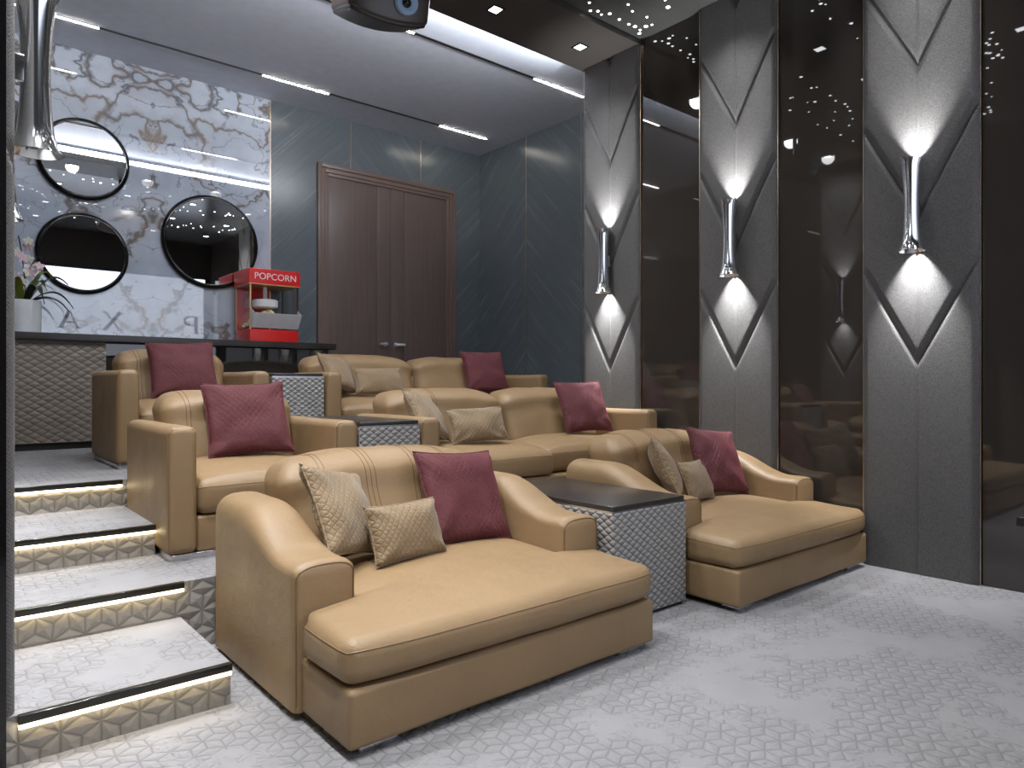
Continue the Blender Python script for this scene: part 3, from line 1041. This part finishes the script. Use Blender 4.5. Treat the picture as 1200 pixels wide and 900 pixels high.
# ------------------------------------------------------------------ pillows
def pillow_mesh(w, h, T, seed, pinch=0.07):
    n = 26
    V, Fc, UV = [], [], []
    def pt(i, j, side):
        s, q = i / n * 2 - 1, j / n * 2 - 1
        x = s * w / 2 * (1 - pinch * (1 - q * q) * abs(s) ** 3)
        z = q * h / 2 * (1 - pinch * (1 - s * s) * abs(q) ** 3)
        th = T / 2 * max(0.0, (1 - s * s) * (1 - q * q)) ** 0.42
        wr = mnoise.noise(Vector((x * 7 + seed, z * 7, seed * 2.0))) * 0.022 * (1 - max(abs(s), abs(q)) ** 6)
        fold = 0.016 * math.sin(9 * (abs(s) - abs(q)) + seed) * (abs(s) * abs(q)) ** 1.5
        y = -side * (th + (wr + fold) * (1 if th > 0.004 else 0))
        y += 0.008 * mnoise.noise(Vector((x * 3, z * 3, seed)))
        return (x, y, z)
    ids = {}
    def vid(i, j, side):
        if i in (0, n) or j in (0, n):
            side = 0
        key = (i, j, side)
        if key not in ids:
            ids[key] = len(V)
            V.append(pt(i, j, side))
        return ids[key]
    for i in range(n):
        for j in range(n):
            Fc.append((vid(i, j, 1), vid(i + 1, j, 1), vid(i + 1, j + 1, 1), vid(i, j + 1, 1)))
            Fc.append((vid(i, j + 1, -1), vid(i + 1, j + 1, -1), vid(i + 1, j, -1), vid(i, j, -1)))
    edge = [V[vid(i, 0, 0)] for i in range(n + 1)] + [V[vid(n, j, 0)] for j in range(1, n + 1)]
    edge += [V[vid(i, n, 0)] for i in range(n - 1, -1, -1)] + [V[vid(0, j, 0)] for j in range(n - 1, 0, -1)]
    return V, Fc, edge

def pillow(label, mat, loc, yaw, lean, roll, w, h, T, seed, group):
    V, Fc, edge = pillow_mesh(w, h, T, seed)
    me = bpy.data.meshes.new('pillow')
    me.from_pydata(V, [], Fc)
    uvl = me.uv_layers.new(name='uv')
    for l in me.loops:
        c = me.vertices[l.vertex_index].co
        uvl.data[l.index].uv = (c.x + seed, c.z + seed * 0.37)
    o = link('throw_pillow', me, M[mat], None, loc, True, 80)
    o.rotation_mode = 'YXZ'
    o.rotation_euler = (lean, roll, yaw)
    tag(o, label, 'pillow', group)
    MB().tube(edge, 0.005, 6, True).build('piping', M[mat], o)
    return o
G1, G2 = 'burgundy velvet pillows', 'taupe quilted pillows'
pillow('large burgundy velvet pillow on the chaise nearest the stairs', 'velvet', (2.44, 3.345, 0.744), 0.04, -0.454, 0.059, 0.56, 0.56, 0.17, 0.3, G1)
pillow('burgundy velvet pillow on the right chaise by the padded wall', 'velvet', (5.045, 3.345, 0.765), -0.065, -0.412, 0.116, 0.56, 0.56, 0.17, 1.9, G1)
pillow('burgundy velvet pillow on the armchair in the middle row', 'velvet', (1.734, 4.91, 1.163), -0.117, -0.474, -0.03, 0.56, 0.55, 0.17, 2.7, G1)
pillow('burgundy velvet pillow on the armchair in the back row', 'velvet', (1.794, 6.71, 1.535), -0.128, -0.468, -0.049, 0.56, 0.55, 0.17, 4.1, G1)
pillow('burgundy velvet pillow at the right end of the middle sofa', 'velvet', (5.062, 4.90, 1.176), -0.177, -0.452, -0.01, 0.56, 0.55, 0.17, 5.6, G1)
pillow('burgundy velvet pillow at the right end of the back row sofa', 'velvet', (5.226, 6.71, 1.55), -0.201, -0.462, -0.011, 0.56, 0.55, 0.17, 6.3, G1)
pillow('large taupe pillow leaning on the left arm of the chaise nearest the stairs', 'taupe', (1.645, 3.28, 0.752), 0.66, -0.50, 0.24, 0.51, 0.48, 0.16, 0.8, G2)
pillow('small oblong taupe pillow in the middle of the chaise nearest the stairs', 'taupe', (1.915, 3.12, 0.643), 0.16, -0.393, 0.009, 0.47, 0.30, 0.14, 1.2, G2)
pillow('square taupe pillow leaning on the left arm of the right chaise', 'taupe', (4.295, 3.30, 0.762), 0.72, -0.46, 0.16, 0.47, 0.46, 0.16, 3.3, G2)
pillow('small oblong taupe pillow between the other two on the right chaise', 'taupe', (4.555, 3.21, 0.66), 0.20, -0.414, 0.025, 0.42, 0.31, 0.14, 3.9, G2)
pillow('square taupe pillow tucked behind the left arm of the middle sofa', 'taupe', (3.175, 4.855, 1.14), 0.60, -0.60, 0.26, 0.46, 0.43, 0.15, 4.4, G2)
pillow('small oblong taupe pillow on the middle sofa', 'taupe', (3.60, 4.72, 1.057), -0.198, -0.444, -0.041, 0.53, 0.31, 0.14, 5.0, G2)
pillow('square taupe pillow tucked behind the left arm of the back row sofa', 'taupe', (3.285, 6.66, 1.508), 0.55, -0.60, 0.24, 0.46, 0.43, 0.15, 5.3, G2)
pillow('small oblong taupe pillow on the back row sofa', 'taupe', (3.684, 6.55, 1.43), -0.207, -0.432, -0.013, 0.53, 0.31, 0.14, 6.9, G2)

# ------------------------------------------------------------------ bar
bar = thing('bar_counter', 'long dark bar counter with quilted front along the marble wall', 'bar counter', (0, 8.42, P3))
BX1 = 4.12
MB().box(XL + 0.002, BX1, 0.0, YB - 8.42 - 0.002, 1.117, 1.192, 0.006).build('countertop', M['top'], bar)
MB().box(XL + 0.002, 1.502, 0.06, 0.20, 0.07, 1.117, 0.006).build('quilted_front', M['quilt_bar'], bar)
MB().box(XL + 0.002, 1.48, 0.09, 0.18, 0.0, 0.07).build('kick_plate', M['black'], bar)
MB().box(1.502, BX1 - 0.02, 0.20, 0.24, 0.0, 1.117).build('glossy_front', M['glass_black'], bar)
ZB = P3 + 1.192

# popcorn machine
pm = thing('popcorn_machine', 'red popcorn machine with glass sides on the bar counter', 'popcorn machine', (3.335, 8.50, ZB))
hw, dp = 0.305, 0.50
MB().box(-hw, hw, 0.0, dp, 0.0, 0.148, 0.008).build('base', M['red'], pm)
rb = MB().box(-hw - 0.02, hw + 0.015, -0.02, dp + 0.01, 0.70, 0.885, 0.008)
rf = rb.build('roof', M['red'], pm)
text_mesh('lettering', 'POPCORN', 0.112, M['white'], rf, (0.005, -0.021, 0.757), (PI / 2, 0, 0), 0.003)
tb = MB().box(-hw - 0.022, hw + 0.017, -0.023, dp + 0.01, 0.692, 0.702)
tb.build('gold_trim', M['gold'], rf)
MB().box(-hw + 0.01, hw * 0.42, dp - 0.02, dp, 0.148, 0.70).build('back_panel', M['red'], pm)
for x, y in ((-hw + 0.008, 0.008), (hw - 0.008, 0.008), (-hw + 0.008, dp - 0.008), (hw - 0.008, dp - 0.008), (hw * 0.38, dp - 0.03)):
    MB().box(x - 0.008, x + 0.008, y - 0.008, y + 0.008, 0.148, 0.70).build('post', M['gold'] if x < 0.2 else M['black'], pm)
MB().box(-hw + 0.003, -hw + 0.007, 0.018, dp - 0.018, 0.148, 0.70).build('glass_pane', M['pane'], pm)
MB().box(hw - 0.007, hw - 0.003, 0.018, dp - 0.018, 0.148, 0.70).build('glass_pane', M['pane'], pm)
MB().lathe([(0.0, 0.43), (0.135, 0.43), (0.155, 0.445), (0.155, 0.525), (0.14, 0.535), (0.0, 0.535)], 32, (-0.03, 0.24, 0)).build('kettle', M['white'], pm)
MB().lathe([(0.026, 0.533), (0.026, 0.70)], 16, (-0.03, 0.24, 0)).build('hanger_rod', M['white'], pm)
pv = []
pb = MB()
for q in range(320):
    a, r = random.uniform(-1, 1), random.uniform(0, 1)
    x, y = random.uniform(-hw + 0.04, hw - 0.04), random.uniform(0.04, dp - 0.06)
    z = 0.145 + 0.12 * (1 - abs(x / hw) ** 2) * random.uniform(0.55, 1) + 0.10 * max(0, 1 - abs((x + 0.02) / 0.22)) + 0.04 * (1 - abs((y - 0.2) / 0.4))
    v, f, _ = rbox(0.019, 0.016, 0.016, 0.0155, 2)
    pb.add(wob(v, 0.008, 40, q) + np.array((x, y, z)), f)
pc = pb.build('popcorn', M['popcorn'], pm)
pc['kind'] = 'stuff'
# the tilted serving tray
tr = MB()
x0, x1 = -hw + 0.01, hw - 0.01
v = [(x0, -0.01, 0.165), (x1, -0.01, 0.165), (x1 + 0.0, -0.13, 0.335), (x0, -0.13, 0.335),
     (x0, 0.01, 0.165), (x1, 0.01, 0.165), (x1, -0.112, 0.34), (x0, -0.112, 0.34)]
tr.add(v, [(0, 1, 2, 3), (7, 6, 5, 4), (3, 2, 6, 7), (1, 0, 4, 5), (0, 3, 7, 4), (2, 1, 5, 6)])
for x, s in ((x0, 1), (x1, -1)):
    a, b = sorted((x, x + 0.008 * s))
    tr.add([(a, 0.0, 0.165), (b, 0.0, 0.165), (b, 0.0, 0.40), (a, 0.0, 0.40), (a, -0.12, 0.335), (b, -0.12, 0.335)],
           [(0, 1, 5, 4), (3, 4, 5, 2), (0, 4, 3), (1, 2, 5), (0, 3, 2, 1)])
tr.build('serving_tray', M['white'], pm, smooth=False)

# orchid
orc = thing('potted_orchid', 'orchid in a white pot at the left end of the bar counter', 'potted plant', (0.80, 8.74, ZB))
MB().lathe([(0.0, 0.0), (0.145, 0.0), (0.155, 0.01), (0.16, 0.33), (0.155, 0.338), (0.146, 0.335), (0.142, 0.29), (0.0, 0.29)], 40).build('pot', M['pot'], orc)
MB().lathe([(0.142, 0.292), (0.08, 0.302), (0.0, 0.306)], 24).build('bark', M['soil'], orc)
def leaf_mb(ang, L, w, rise, droop, seed):
    m = MB()
    n = 14
    ca, sa = math.cos(ang), math.sin(ang)
    V, Fc = [], []
    for i in range(n + 1):
        t = i / n
        r = 0.03 + L * t
        z = 0.30 + rise * math.sin(t * 2.2) - droop * t ** 3
        ww = w * (math.sin(min(1, t * 1.05 + 0.06) * PI) ** 0.6 if t < 0.98 else 0.05) + 0.003
        for s in (-1, 0, 1):
            V.append((r * ca - s * ww * sa, r * sa + s * ww * ca, z + (0.012 if s else 0.0)))
        for s in (1, 0, -1):
            V.append((r * ca - s * ww * sa, r * sa + s * ww * ca, z - 0.005 + (0.012 if s else 0.0)))
    for i in range(n):
        for k in range(6):
            Fc.append((i * 6 + k, i * 6 + (k + 1) % 6, (i + 1) * 6 + (k + 1) % 6, (i + 1) * 6 + k))
    Fc.append(tuple(range(6))[::-1])
    Fc.append(tuple(n * 6 + k for k in range(6)))
    return m.add(V, Fc)
for i, (a, L, w, r, d) in enumerate(((0.1, 0.42, 0.035, 0.18, 0.16), (-0.5, 0.40, 0.04, 0.10, 0.16), (0.9, 0.35, 0.04, 0.30, 0.06), (-1.2, 0.36, 0.04, 0.22, 0.2),
                                     (2.2, 0.30, 0.04, 0.24, 0.1), (3.3, 0.34, 0.04, 0.2, 0.16), (4.3, 0.3, 0.04, 0.26, 0.05), (-0.15, 0.36, 0.03, 0.30, 0.02), (0.4, 0.26, 0.045, 0.36, 0.0))):
    leaf_mb(a, L, w, r, d, i).build('leaf', M['leaf_young'] if i in (2, 8, 6) else M['leaf'], orc)
def flower(m, c, r, yaw):
    c = Vector(c)
    R = Matrix.Rotation(yaw, 3, 'Z') @ Matrix.Rotation(random.uniform(-0.3, 0.3), 3, 'X')
    for k in range(5):
        a = 2 * PI * k / 5 + PI / 2
        wd = 0.62 if k in (1, 4) else 0.42
        v, f, _ = rbox(0.5, 0.5, 0.5, 0.49, 2)
        P = []
        for p in v:
            q = Vector((p[0] * r * wd * 1.3, p[1] * r * 0.16 + 0.12 * r, (p[2] + 0.5) * r))
            q = Matrix.Rotation(-(a - PI / 2), 3, 'Y') @ q
            P.append(tuple(c + R @ q))
        m.add(P, f)
for si, (bx, by, top, dx) in enumerate(((0.02, 0.03, 0.98, -0.05), (-0.02, -0.02, 0.78, 0.10))):
    path = [(bx + dx * (t ** 2) * 1.4, by - 0.12 * t ** 3, 0.29 + (top - 0.29) * (1.15 * t - 0.15 * t ** 4)) for t in [i / 14 for i in range(15)]]
    sm = MB().tube(path, 0.006, 6).build('stem', M['leaf'], orc)
    for fi in range(6):
        p = path[7 + fi] if si == 0 else path[6 + fi]
        m = MB()
        flower(m, (p[0] + random.uniform(-0.07, 0.07), p[1] - 0.03, p[2] + random.uniform(-0.03, 0.03)), random.uniform(0.045, 0.065), random.uniform(-0.7, 0.7))
        m.build('flower', M['petal'] if (fi + si) % 2 == 0 else M['petal_white'], sm)

# ------------------------------------------------------------------ round mirrors
def make_mirror(loc, r, label):
    t = thing('round_mirror', label, 'mirror', loc, 0, 'round black rimmed mirrors')
    rim = [(r - 0.05, -0.002), (r - 0.006, -0.004), (r, -0.016), (r - 0.002, -0.034), (r - 0.012, -0.050), (r - 0.028, -0.060), (r - 0.044, -0.064), (r - 0.05, -0.062), (r - 0.05, -0.055)]
    MB().lathe(rim, 96, axis='y').build('rim', M['black_gloss'], t)
    MB().lathe([(r - 0.051, -0.01), (r - 0.051, -0.060)], 96, axis='y').build('glass', M['mirror'], t, smooth=False)
    return t
make_mirror((1.39, YB - 0.001, 3.91), 0.458, 'upper of the two stacked round mirrors, left on the marble wall')
make_mirror((1.383, YB - 0.001, 2.856), 0.455, 'lower of the two stacked round mirrors, beside the orchid')
make_mirror((2.758, YB - 0.001, 3.163), 0.58, 'largest round mirror, behind the popcorn machine')

# ------------------------------------------------------------------ projector
pj = thing('ceiling_projector', 'dark ceiling projector with a pale lens ring, at the top of the photo', 'projector', (2.60, 4.6, 4.225), math.radians(-10))
TILT = Matrix.Rotation(math.radians(20), 3, 'X')
def pj_part(mb, name, mat):
    mb.v = [tuple(TILT @ Vector(p)) for p in mb.v]
    return mb.build(name, mat, pj)
v, f, _ = rbox(0.30, 0.24, 0.10, 0.025, 3, (14, 10, 2))
low = v[:, 2] < 0
v[low, 2] -= 0.045 * (1 - (v[low, 0] / 0.30) ** 2)
v[:, 1] -= np.where(v[:, 1] < 0, 0.04 * (1 - (v[:, 0] / 0.30) ** 2), 0)
pj_part(MB().add(v, f), 'body', M['projector'])
v, f, _ = rbox(0.285, 0.23, 0.018, 0.012, 2, (14, 10, 1))
v[:, 2] -= 0.045 * (1 - (v[:, 0] / 0.30) ** 2) + 0.098
v[:, 1] -= np.where(v[:, 1] < 0, 0.04 * (1 - (v[:, 0] / 0.30) ** 2), 0)
pj_part(MB().add(v, f), 'base_tray', M['black'])
LX, LZ = 0.10, 0.0
pj_part(MB().lathe([(0.082, -0.24), (0.085, -0.30), (0.078, -0.312), (0.062, -0.308), (0.034, -0.29), (0.034, -0.28)], 40, (LX, 0, LZ), 'y'), 'lens_ring', M['lens_ring'])
pj_part(MB().lathe([(0.034, -0.285), (0.034, -0.298), (0.022, -0.308), (0.0, -0.311)], 32, (LX, 0, LZ), 'y'), 'lens', M['black_gloss'])
pj_part(MB().lathe([(0.026, 0.29), (0.026, 0.325), (0.019, 0.332), (0.0, 0.332)], 20, (0, -0.12, -0.05), 'x'), 'knob', M['black'])
MB().lathe([(0.05, 0.06), (0.026, 0.12), (0.026, 0.655), (0.09, 0.662), (0.09, ZT - 4.225)], 20).build('ceiling_mount', M['black'], pj)

# ------------------------------------------------------------------ table edge at the right border
tb = thing('side_table', 'corner of a black side table at the right border of the photo', 'table', (2.95, 0.62, 0))
MB().box(-0.33, 0.45, -0.35, 0.04, 0.955, 0.985, 0.003).build('top', M['black'], tb)
MB().box(-0.29, 0.41, -0.33, 0.02, 0.0, 0.955, 0.004).build('body', M['black'], tb)
